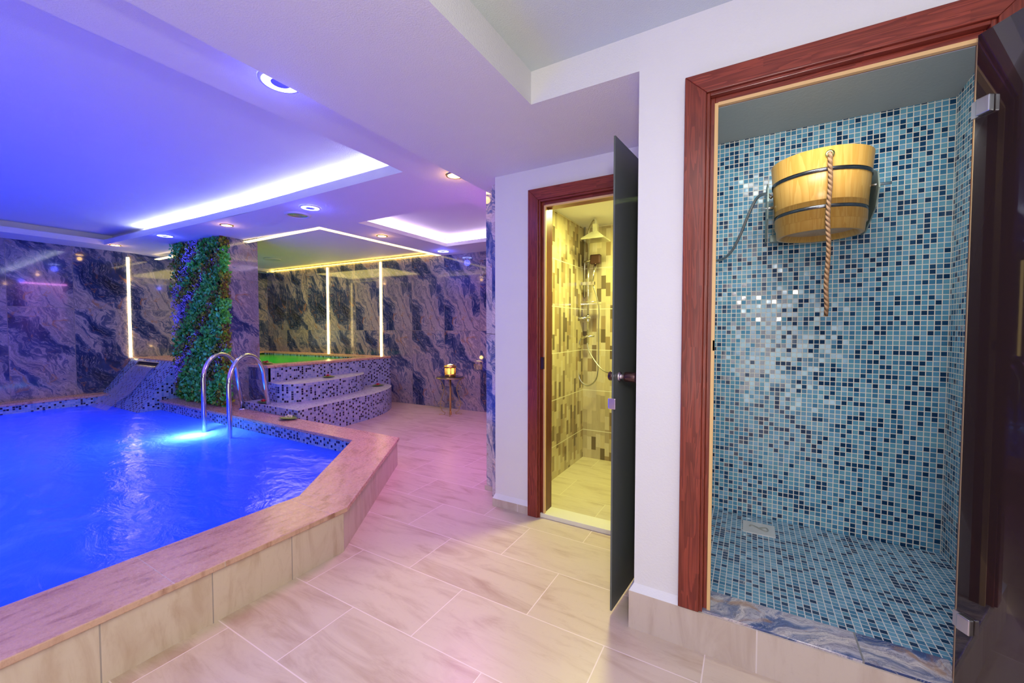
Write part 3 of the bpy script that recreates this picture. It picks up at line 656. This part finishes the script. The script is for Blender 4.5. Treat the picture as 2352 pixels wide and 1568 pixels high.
rim.prism([(-9.0, 4.80), (FX-.26, 4.92), (FX-.26, yb(FX)), (-9.0, 5.0)], .768, .80)
rim.prism([(-9.0, 3.2), (-8.82, 3.2), (-8.82, 4.82), (-9.0, 4.82)], .768, .80)
rim.build('stone_rim', M['coping'], rp, bevel=.003)
MB().face([(-8.81, 4.81, .3), (FX-.27, 4.93, .3), (FX-.27, 4.93, .768), (-8.81, 4.81, .768)][::1]).build('mosaic_lining', M['poolmos'], rp, weld=False)
MB().face([(-9.0, 2.76, 0), (-7.3, 2.76, 0), (-7.3, 2.76, .768), (-9.0, 2.76, .768)]).build('mosaic_wall', M['poolmos'], rp)
MB().face([(-8.82, 3.2, .745), (FX-.265, 3.28, .745), (FX-.265, 4.93, .745), (-8.82, 4.81, .745)]).build('water', M['gwater'], rp, weld=False)

# steps
def smooth_poly(pts, k=6):
    out = []
    n = len(pts)
    for i in range(n-1):
        p0, p1, p2, p3 = (Vector(pts[max(i-1, 0)]), Vector(pts[i]), Vector(pts[i+1]), Vector(pts[min(i+2, n-1)]))
        for j in range(k):
            t_ = j/k; out.append(tuple(.5*((2*p1)+(p2-p0)*t_+(2*p0-5*p1+4*p2-p3)*t_*t_+(3*p1-p0-3*p2+p3)*t_**3)))
    out.append(tuple(pts[-1])); return out
steps = thing('pool_steps', (-4.9, 3.9, 0), 'two curved blue mosaic steps leading up to the raised pool', 'steps')
c1 = [(-4.47, 2.80)]+smooth_poly([(-4.50, 2.95), (-4.56, 3.30), (-4.61, 3.62), (-4.66, 4.0), (-4.78, 4.36), (-4.93, 4.62), (-5.13, 4.83), (FX, 4.97)])
c2 = [(-5.17, 2.97)]+[(-5.05, 3.03)]+smooth_poly([(-4.96, 3.15), (-4.95, 3.33), (-4.96, 3.58), (-5.0, 3.88), (-5.09, 4.17), (-5.22, 4.36), (FX, 4.53)])
def step(name, curve, base, z0, z1):
    m = MB(); d_ = 0
    for a, b in zip(curve, curve[1:]):
        L = math.dist(a, b); m.face([(*a, z0), (*b, z0), (*b, z1), (*a, z1)], [(d_, z0), (d_+L, z0), (d_+L, z1), (d_, z1)], True); d_ += L
    for a, b in zip([curve[-1]]+base, base+[curve[0]]): m.face([(*a, z0), (*b, z0), (*b, z1), (*a, z1)])
    o = m.build(name, M['stepmos'], steps)
    MB().prism(list(curve)+base, z1, z1+.004).build('tread', M['steptop'], steps)
step('lower_step', c1, [(FX, 3.02), (-5.62, 3.02), (-5.62, 2.80)], 0, .345)
step('upper_step', c2, [(FX, 3.2), (FX, 3.02)], .349, .58)
MB().box(-5.93, 2.79, 0, -5.62, 3.02, .262).build('deck_tile', M['coping'], pool)

# ------------------------------------------------------------------ pillar and vertical garden
pil = MB().box(-7.28, 2.79, 0, -5.93, 3.17, 2.55).build('trim_pillar', M['marbleP'], **ST)
vg = thing('vertical_garden', (-6.62, 2.78, .27), 'dense vertical garden of green, olive and lavender plants covering the pillar face', 'plant wall')
MB().box(-7.29, 2.765, .27, -5.96, 2.79, 2.49).build('backing_panel', m_plain('dark_planting_panel', (.02, .03, .01), .9), vg)
def leaf(m, c, n, up, L, w, curl):
    c = Vector(c); n = Vector(n).normalized(); side = n.cross(up).normalized()
    a = c; b = c+up*L*.5+side*w+n*curl*.5; d_ = c+up*L*.5-side*w+n*curl*.5; t_ = c+up*L+n*curl*-.2; mid = c+up*L*.5+n*curl
    i = len(m.v); m.v += [tuple(a), tuple(b), tuple(t_), tuple(d_), tuple(mid)]
    for f in ((i, i+1, i+4), (i+1, i+2, i+4), (i+2, i+3, i+4), (i+3, i, i+4)):
        m.f.append(f); m.uv.append([(0, 0), (1, 0), (1, 1)]); m.sm.append(False)
mg, mo, mp = MB(), MB(), MB()
rnd = random.Random(3)
for k in range(10500):
    x = rnd.uniform(-7.32, -5.90); z = rnd.uniform(.27, 2.49)
    # planting swathes lean to the left as they go down
    u = x-1.05*z
    s_ = noise.noise(Vector((u*2.7, (z+x)*.35, 1.3)))+.35*noise.noise(Vector((x*9, z*9, 5)))
    tgt, sc = (mg, 1.0) if s_ > .10 else ((mp, .8) if s_ < -.19 else (mo, .85))
    if rnd.random() < .10: tgt, sc = rnd.choice([(mg, 1.0), (mo, .8), (mo, .8)])
    dep = rnd.uniform(.0, .085)*(1+.5*noise.noise(Vector((x*7, z*7, 9))))
    edge = 1; 
    if edge < .03: dep *= .6
    ang = rnd.uniform(-1.1, 1.1)+(0 if tgt is not mp else .1)
    upv = Vector((math.sin(ang), rnd.uniform(-.9, -.1), math.cos(ang)*rnd.choice([1, 1, -.6]))).normalized()
    nv = Vector((rnd.uniform(-.6, .6), -1, rnd.uniform(-.2, .8)))
    L = rnd.uniform(.035, .07)*sc; w = L*(.32 if tgt is not mp else .16)
    leaf(tgt, (x, 2.765-dep, z), nv, upv, L, w, .008)
for k in range(900):
    z = rnd.uniform(.28, 2.47); y = rnd.uniform(2.70, 2.80); tgt = mg if noise.noise(Vector((z*3, 0, 4))) > 0 else mo
    ang = rnd.uniform(-1, 1); upv = Vector((rnd.uniform(-.2, .6), math.sin(ang), math.cos(ang))).normalized(); L = rnd.uniform(.035, .06)
    leaf(tgt, (-5.93+rnd.uniform(-.02, .012), y, z), (1, rnd.uniform(-.8, .2), rnd.uniform(-.2, .8)), upv, L, L*.32, .008)
mg.build('green_leaves', M['leafg'], vg, weld=False); mo.build('olive_leaves', M['leafo'], vg, weld=False); mp.build('lavender_sprigs', M['leafp'], vg, weld=False)

# ------------------------------------------------------------------ doors
def frame(door, ox0, ox1, z0, zt_, ix0, ix1, iz, jx0, jx1, jz, yf, yw, yd, seal=True):
    """ox outer casing, ix inner casing edge, jx clear opening"""
    w = ix0-ox0; wr = ox1-ix1; h = zt_-iz
    def mitred(pts, name, mat):
        m = MB(); n = len(pts)
        m.face([(x, yf, z) for x, z in pts]); m.face([(x, yw, z) for x, z in pts[::-1]])
        for i in range(n):
            (xa, za), (xb, zb) = pts[i], pts[(i+1) % n]
            m.face([(xb, yf, zb), (xa, yf, za), (xa, yw, za), (xb, yw, zb)])
        return m.build(name, mat, door, bevel=.003)
    mitred([(ox0, z0), (ix0, z0), (ix0, iz), (ox0, zt_)], 'casing', M['woodv'])
    mitred([(ix1, z0), (ox1, z0), (ox1, zt_), (ix1, iz)], 'casing', M['woodv'])
    mitred([(ix0, iz), (ix1, iz), (ox1, zt_), (ox0, zt_)], 'casing', M['woodh'])
    ym = yf+.035
    MB().box(ix0, yf+.010, z0, ix0+.012, yd, iz).box(ix0+.012, ym, z0, jx0, yd, iz-.012).build('jamb', M['woodv'], door, bevel=.002)
    MB().box(ix1-.012, yf+.010, z0, ix1, yd, iz).box(jx1, ym, z0, ix1-.012, yd, iz-.012).build('jamb', M['woodv'], door, bevel=.002)
    MB().box(ix0+.012, yf+.010, iz-.012, ix1-.012, yd, iz).box(jx0, ym, jz, jx1, yd, iz-.012).build('head_jamb', M['woodh'], door, bevel=.002)
    MB().box(jx0-.001, ym-.006, z0+.0, jx0+.011, ym+.01, jz-.001).build('seal', M['seal'], door)
    MB().box(jx1-.011, ym-.006, z0+.0, jx1+.001, ym+.01, jz-.001).build('seal', M['seal'], door)
    MB().box(jx0+.011, ym-.006, jz-.011, jx1-.011, ym+.01, jz+.001).build('seal', M['seal'], door)
    MB().box(jx0, ym+.012, z0, jx0+.004, yd, jz).box(jx1-.004, ym+.012, z0, jx1, yd, jz).build('jamb_reveal', M['wooddark'], door)

door1 = thing('door_1', (.22, 1.78, .17), kind='structure')
frame(door1, -.237, .678, .168, 2.272, -.160, .602, 2.195, -.132, .584, 2.160, 1.748, 1.78, 1.822)
MB().box(-.127, 1.777, 1.21, -.121, 1.787, 1.25).build('latch_plate', M['satin'], door1)
hd = Vector((.520, -.854, 0)).normalized(); hn = Vector((-hd.y, hd.x, 0))*-1   # leaf direction, normal towards the room's left
hp = Vector((.562, 1.742, 0))
lf = MB().obox(hp+hd*.36+Vector((0, 0, 1.165)), hd, hn, (0, 0, 1), .36, .004, .985).build('glass_leaf', M['door1glass'], door1)
for z in (1.935, .415):
    c = hp+hd*.030+Vector((0, 0, z))
    h_ = MB().obox(c+hn*.012, hd, hn, (0, 0, 1), .018, .008, .024).obox(c-hn*.012, hd, hn, (0, 0, 1), .018, .008, .024).build('hinge', M['satin'], door1, bevel=.003)
    MB().obox(hp+hd*.004+hn*.004+Vector((0, 0, z)), hd, hn, (0, 0, 1), .009, .006, .024).build('hinge_knuckle', M['satin'], h_)

door2 = thing('door_2', (-.8, 2.5, 0), kind='structure')
frame(door2, -1.313, -.36, .0, 2.225, -1.237, -.436, 2.15, -1.205, -.462, 2.115, 2.468, 2.50, 2.62)
MB().box(-1.222, 2.485, 1.02, -1.20, 2.50, 1.10).build('strike_plate', M['bronze'], door2)
hp = Vector((-.462, 2.49, 0)); tip = Vector((-.525, 1.79, 0)); hd = (tip-hp).normalized(); L = (tip-hp).length; hn = Vector((-hd.y, hd.x, 0))   # hn points +x
if hn.x < 0: hn = -hn
MB().obox(hp+hd*L/2+Vector((0, 0, 1.077)), hd, hn, (0, 0, 1), L/2, .004, 1.057).build('glass_leaf', M['door2glass'], door2)
kp = tip-hd*.06+Vector((0, 0, 1.078))
def cyl(p, ax, prof, n=20):
    ax = Vector(ax).normalized(); u = Vector((0, 0, 1)); w = ax.cross(u).normalized(); m = MB()
    for (r0, h0), (r1, h1) in zip(prof, prof[1:]):
        for k in range(n):
            a, b = 2*PI*k/n, 2*PI*(k+1)/n
            q = lambda r, h, t_: p+ax*h+(u*math.cos(t_)+w*math.sin(t_))*r
            m.face([q(r0, h0, a), q(r0, h0, b), q(r1, h1, b), q(r1, h1, a)][::-1], None, True)
    return m
cyl(kp, hn, [(0, .004), (.022, .004), (.022, .012), (.012, .014), (.012, .030), (.019, .032), (.019, .036)]).build('knob_neck', M['pinkmetal'], door2)
cyl(kp, hn, [(.0, .034), (.021, .034), (.023, .040), (.023, .082), (.02, .088), (0, .088)]).build('knob', M['bronze'], door2)
cyl(kp, -hn, [(0, .004), (.014, .004), (.014, .012), (.022, .016), (.022, .036), (.019, .04), (0, .04)]).build('knob', M['bronze'], door2)
c = tip+hd*-.012+Vector((0, 0, .962))
MB().obox(c-hn*.012, hd, hn, (0, 0, 1), .010, .010, .022).obox(c+hd*.016, hd, hn, (0, 0, 1), .005, .016, .024).build('latch_clip', M['pinkmetal'], door2, bevel=.002)
for z in (1.9, .3):
    c = hp+hd*.04+Vector((0, 0, z)); MB().obox(c+hn*.010, hd, hn, (0, 0, 1), .03, .006, .028).obox(c-hn*.010, hd, hn, (0, 0, 1), .03, .006, .028).build('hinge', M['satin'], door2)

# ------------------------------------------------------------------ hammam bucket
BX, BY = .290, 2.60; ZB, ZT = 1.765, 2.135
bk = thing('shower_bucket', (BX, BY, ZB), 'wooden tip-over shower bucket with dark hoops and a pull rope on the mosaic wall', 'bucket')
def br(z): return .180+(z-ZB)/(ZT-ZB)*.030
MB().lathe([(.150, ZB+.03), (br(ZB)-.016, ZB), (br(ZB), ZB), (br(ZT), ZT), (br(ZT)-.016, ZT), (br(ZT)-.02, ZB+.05), (0, ZB+.05)], (BX, BY, 0), 48).build('staves', M['pine'], bk)
MB().lathe([(.165, ZB+.028), (0, ZB+.028)], (BX, BY, 0), 48).build('bottom_board', m_wood('pale_pine_board', (.72, .52, .34), (.60, .38, .22), 1, .8, .4), bk)
for z in (2.035, 1.868):
    MB().lathe([(br(z-.008)-.001, z-.009), (br(z-.008)+.003, z-.008), (br(z+.008)+.003, z+.008), (br(z+.009)-.001, z+.009)], (BX, BY, 0), 48).build('hoop', M['hoop'], bk)
fy = BY-br(2.09)
rp_ = [(BX+.012, fy+.012, 2.095), (BX+.012, fy-.010, 2.098), (BX+.012, fy-.016, 2.07)]+[(BX+.012+.003*math.sin(i), fy-.014, 2.05-.05*i) for i in range(0, 14)]
rp_ += [(BX+.011, fy-.014, 1.352)]
MB().tube(rp_, [.008, .009, .0095]+[.0095]*14+[.008], 12).build('rope', M['rope'], bk)
MB().lathe([(.010, 0), (.018, 0), (.018, -.006), (.010, -.006)], (BX+.012, fy+.001, 2.100), 20, 'y').build('eyelet', M['brass'], bk)
for sx in (-1, 1):
    x = BX+sx*.222
    m = MB(); pts = [(2.9, 2.12), (2.9, 1.80), (2.80, 1.80), (2.60, 1.88), (2.55, 1.96), (2.58, 2.04), (2.72, 2.10)]
    m.face([(x-.003, a, b) for a, b in pts]); m.face([(x+.003, a, b) for a, b in pts[::-1]])
    for i in range(len(pts)):
        (a, b), (c_, d_) = pts[i], pts[(i+1) % len(pts)]; m.face([(x-.003, c_, d_), (x-.003, a, b), (x+.003, a, b), (x+.003, c_, d_)])
    m.build('bracket_arm', M['bracket'], bk)
MB().tube([(BX+.19, BY, 1.985), (BX+.275, BY, 1.985)], .007, 10).build('axle', M['satin'], bk)
MB().tube([(BX-.19, BY, 1.935), (BX-.252, BY, 1.935)], .007, 10).build('axle', M['satin'], bk)
MB().box(BX-.20, 2.85, 1.80, BX+.20, 2.898, 1.84).build('wall_bar', M['bracket'], bk)
hz = smooth_poly([(BX-.215, 2.62, 1.99), (BX-.25, 2.64, 2.03), (BX-.29, 2.68, 2.01), (BX-.33, 2.72, 1.93), (BX-.37, 2.76, 1.82), (BX-.42, 2.80, 1.73), (BX-.47, 2.85, 1.70), (BX-.56, 2.89, 1.71)]) if False else None
def sm3(pts, k=6):
    out = []; n = len(pts)
    for i in range(n-1):
        p0, p1, p2, p3 = (Vector(pts[max(i-1, 0)]), Vector(pts[i]), Vector(pts[i+1]), Vector(pts[min(i+2, n-1)]))
        for j in range(k):
            t_ = j/k; out.append(.5*((2*p1)+(p2-p0)*t_+(2*p0-5*p1+4*p2-p3)*t_*t_+(3*p1-p0-3*p2+p3)*t_**3))
    out.append(Vector(pts[-1])); return out
MB().tube(sm3([(BX-.205, 2.60, 1.99), (BX-.235, 2.62, 2.02), (BX-.275, 2.66, 2.01), (BX-.315, 2.70, 1.93), (BX-.355, 2.75, 1.83), (BX-.405, 2.80, 1.745), (BX-.47, 2.85, 1.715), (BX-.56, 2.885, 1.74)]), .008, 10).build('water_hose', M['hose'], bk)
# hammam drain
dr = thing('floor_drain', (.06, 2.72, .14), 'square metal drain plate set into the blue mosaic floor', 'drain')
MB().box(-.02, 2.645, .140, .140, 2.800, .144).build('plate', M['drain'], dr, bevel=.001)
pts = [(.06+.045*math.sin(t_), 2.722+.022*math.sin(2*t_), .145) for t_ in [PI*2*i/28 for i in range(22)]]
MB().tube(pts, .0045, 6).build('curved_slot', M['draindark'], dr)

# ------------------------------------------------------------------ shower fittings
sh = thing('shower_column', (-1.35, 3.86, 1.0), 'chrome shower column with square rain head, hand shower and looping hose', 'shower')
cx, cy = -1.36, 3.80
MB().tube([(cx, cy, 1.14), (cx, cy, 2.22)], .011, 12).build('riser_pipe', M['steel'], sh)
MB().tube(sm3([(cx, cy, 2.20), (cx+.01, cy-.02, 2.235), (cx+.06, cy-.10, 2.26), (cx+.13, cy-.22, 2.27), (cx+.16, cy-.27, 2.25), (cx+.165, cy-.28, 2.20)]), .010, 12).build('arm', M['steel'], sh)
m = MB(); c = Vector((cx+.165, cy-.28, 2.08))
q = [(-.10, -.10), (.10, -.10), (.10, .10), (-.10, .10)]; tq = [(-.03, -.03), (.03, -.03), (.03, .03), (-.03, .03)]
m.prism([(c.x+a, c.y+b) for a, b in q], 2.068, 2.08)
for i in range(4):
    (a, b), (a2, b2), (e, f), (e2, f2) = q[i], q[(i+1) % 4], tq[i], tq[(i+1) % 4]
    m.face([(c.x+a, c.y+b, 2.08), (c.x+a2, c.y+b2, 2.08), (c.x+e2, c.y+f2, 2.14), (c.x+e, c.y+f, 2.14)])
m.prism([(c.x+a*.7, c.y+b*.7) for a, b in tq], 2.14, 2.21)
m.build('rain_head', m_plain('reflection_tinted_chrome', (.65, .63, .5), .2, .8), sh)  # yellow room reflection is put into the chrome colour
MB().box(cx+.03, cy-.05, 1.90, cx+.13, cy+.01, 1.99).build('hand_shower', M['bronze'], sh, bevel=.01)
MB().tube([(cx+.08, cy-.03, 1.90), (cx+.05, cy-.04, 1.72)], .012, 10).build('hand_shower_grip', M['steel'], sh)
MB().tube([(cx-.05, cy-.02, 1.93), (cx+.10, cy-.02, 1.95)], .009, 10).box(cx-.06, cy-.05, 1.705, cx+.075, cy-.02, 1.735).build('holder_bar', M['steel'], sh)
MB().box(cx-.03, cy-.12, 1.515, cx+.13, cy, 1.525).tube([(cx-.03, cy-.12, 1.54), (cx+.13, cy-.12, 1.54)], .004, 8).build('soap_shelf', M['steel'], sh)
MB().tube([(cx-.19, cy-.02, 1.385), (cx+.03, cy-.02, 1.395)], .013, 12).lathe([(.02, -.03), (.022, .0), (.02, .03)], (cx, cy, 1.39), 16).build('mixer', M['steel'], sh)
MB().tube([(cx-.06, cy-.03, 1.19), (cx, cy-.03, 1.215), (cx+.07, cy-.03, 1.22)], .010, 12).build('spout', M['steel'], sh)
MB().tube(sm3([(cx-.06, cy-.03, 1.19), (cx-.085, cy-.03, 1.12), (cx-.09, cy-.03, .95), (cx-.07, cy-.03, .80), (cx+.01, cy-.03, .74), (cx+.09, cy-.03, .80), (cx+.115, cy-.03, .95), (cx+.115, cy-.03, 1.30), (cx+.115, cy-.03, 1.50), (cx+.06, cy-.03, 1.70)]), .006, 8).build('hose', M['hose'], sh)
MB().tube(sm3([(cx, cy-.02, 1.15), (cx+.02, cy-.03, 1.08), (cx+.09, cy-.05, .98), (cx+.18, cy-.08, .90), (cx+.27, cy-.12, .89), (cx+.40, cy-.12, .95)]), .006, 8).build('hose', M['hose'], sh)
MB().tube([(-1.425, 3.875, 1.6), (-1.425, 3.875, 2.285)], .008, 8).build('corner_trim', M['satin'], sh)

# ------------------------------------------------------------------ side table and candle lantern
tx, ty = -3.86, 4.80
tb = thing('side_table', (tx, ty, 0), 'small round table with scrolled gold legs by the marble back wall', 'table')
MB().lathe([(0, .552), (.20, .552), (.205, .558), (.20, .566), (0, .566)], (tx, ty, 0), 40).build('table_top', M['darkglass'], tb)
MB().lathe([(.198, .548), (.210, .548), (.210, .562), (.206, .562)], (tx, ty, 0), 40).build('top_rim', M['olivegold'], tb)
MB().tube([(tx, ty, .02), (tx, ty, .55)], .010, 12).lathe([(0, 0), (.022, .0), (.012, .02), (.02, .035), (.01, .05)], (tx, ty, 0), 16).build('centre_post', M['gold'], tb)
for k in range(4):
    a = R(35+90*k); ca, sa = math.cos(a), math.sin(a)
    P_ = sm3([(tx+ca*r, ty+sa*r, z) for r, z in ((.18, .548), (.12, .48), (.095, .38), (.12, .28), (.15, .16), (.12, .06), (.08, .03), (.10, .0), (.17, .008))], 5)
    MB().tube(P_, .006, 8).build('leg', M['olivegold'], tb)
    sc_ = [(tx+ca*(.13+.05*math.cos(t_)*(1-t_/12)), ty+sa*(.13+.05*math.cos(t_)*(1-t_/12)), .15+.06*math.sin(t_)*(1-t_/12)) for t_ in [i*.45 for i in range(22)]]
    sc2 = [(tx+ca*(.12+.035*math.cos(t_)*(1-t_/12)), ty+sa*(.12+.035*math.cos(t_)*(1-t_/12)), .40+.05*math.sin(t_)*(1-t_/12)) for t_ in [i*.45 for i in range(20)]]
    MB().tube(sc_, .0045, 6).build('scroll', M['olivegold'], tb); MB().tube(sc2, .0045, 6).build('scroll', M['olivegold'], tb)
ln = thing('candle_lantern', (tx, ty, .566), 'gold openwork candle holder glowing amber on the round side table', 'candle holder')
MB().lathe([(0, .0), (.075, .0), (.085, .012), (.08, .03), (.085, .04), (.078, .045)], (tx, ty, .566), 24).build('base', M['gold'], ln)
m = MB()
for k in range(8):
    a = 2*PI*k/8; m.tube([(tx+.078*math.cos(a), ty+.078*math.sin(a), .61), (tx+.078*math.cos(a), ty+.078*math.sin(a), .70)], .007, 8)
m.lathe([(.072, .700), (.092, .703), (.092, .722), (.085, .735), (.055, .748), (.050, .745), (.072, .72)], (tx, ty, 0), 24)
m.build('openwork_crown', M['gold'], ln)
MB().lathe([(.062, .045+.566), (.066, .70), (.05, .72)], (tx, ty, 0), 20).build('amber_glass', M['amber'], ln)
MB().lathe([(.02, .61), (.02, .66), (0, .662)], (tx, ty, 0), 12).build('candle', M['cream'], ln)
MB().lathe([(0, .735), (.045, .74), (.03, .75), (0, .757)], (tx, ty, 0), 12).build('glow_cap', M['flame'], ln)
light('candle_light', 'POINT', (tx, ty-.10, .80), 1.0, (1, .6, .2), .03)

# ------------------------------------------------------------------ leaf dishes with petals
def dish(x, y, z, s_, ang, kind, label):
    t = thing('leaf_dish', (x, y, z), label, 'petal dish', 'leaf dishes with petals')
    ca, sa = math.cos(ang), math.sin(ang); m = MB(); nU, nV = 12, 6
    def pt(u, v):
        w = .36*math.sin(PI*(u*.92+.04))*s_; X = (u-.5)*s_; Yv = v*w; Z = .004+abs(v)**2*.30*w+abs(u-.5)**3*.35*s_
        return (x+X*ca-Yv*sa, y+X*sa+Yv*ca, z+Z)
    for i in range(nU):
        for j in range(-nV, nV):
            m.face([pt(i/nU, j/nV), pt((i+1)/nU, j/nV), pt((i+1)/nU, (j+1)/nV), pt(i/nU, (j+1)/nV)], None, True)
    o = m.build('leaf', M['dish'], t)
    sm = o.modifiers.new('thick', 'SOLIDIFY'); sm.thickness = .003; sm.offset = 1
    m = MB(); rr = random.Random(int(abs(x*100)))
    for k in range(26 if kind == 'red' else 14):
        a = rr.uniform(0, 2*PI); r = s_*.2*math.sqrt(rr.random()); r2 = r*(.35 if abs(math.sin(a)) > .7 else .9)
        c = (x+math.cos(a)*r*ca-math.sin(a)*r2*.5*sa, y+math.cos(a)*r*sa+math.sin(a)*r2*.5*ca, z+.012+rr.random()*.022)
        upv = Vector((rr.uniform(-1, 1), rr.uniform(-1, 1), rr.uniform(.3, 1.2))).normalized()
        leaf(m, c, (rr.uniform(-1, 1), -1, .8), upv, s_*.14, s_*.05, .004)
    m.build('petals' if kind == 'red' else 'blossom', M['petal'] if kind == 'red' else M['cream'], t, weld=False)
dish(-4.50, 2.70, .262, .22, R(20), 'cream', 'green boat shaped leaf dish with cream blossom on the pool coping')
dish(-5.28, 2.86, .350, .20, R(15), 'red', 'leaf with red petals on the lower step behind the steel handrail')
dish(-5.20, 3.72, .585, .17, R(60), 'red', 'leaf with red petals on the upper mosaic step')
dish(-5.20, 4.62, .350, .19, R(70), 'red', 'leaf with red petals at the far end of the lower step')
dish(-5.66, 3.10, .802, .20, R(30), 'red', 'leaf with dark petals on the raised pool rim by the pillar')
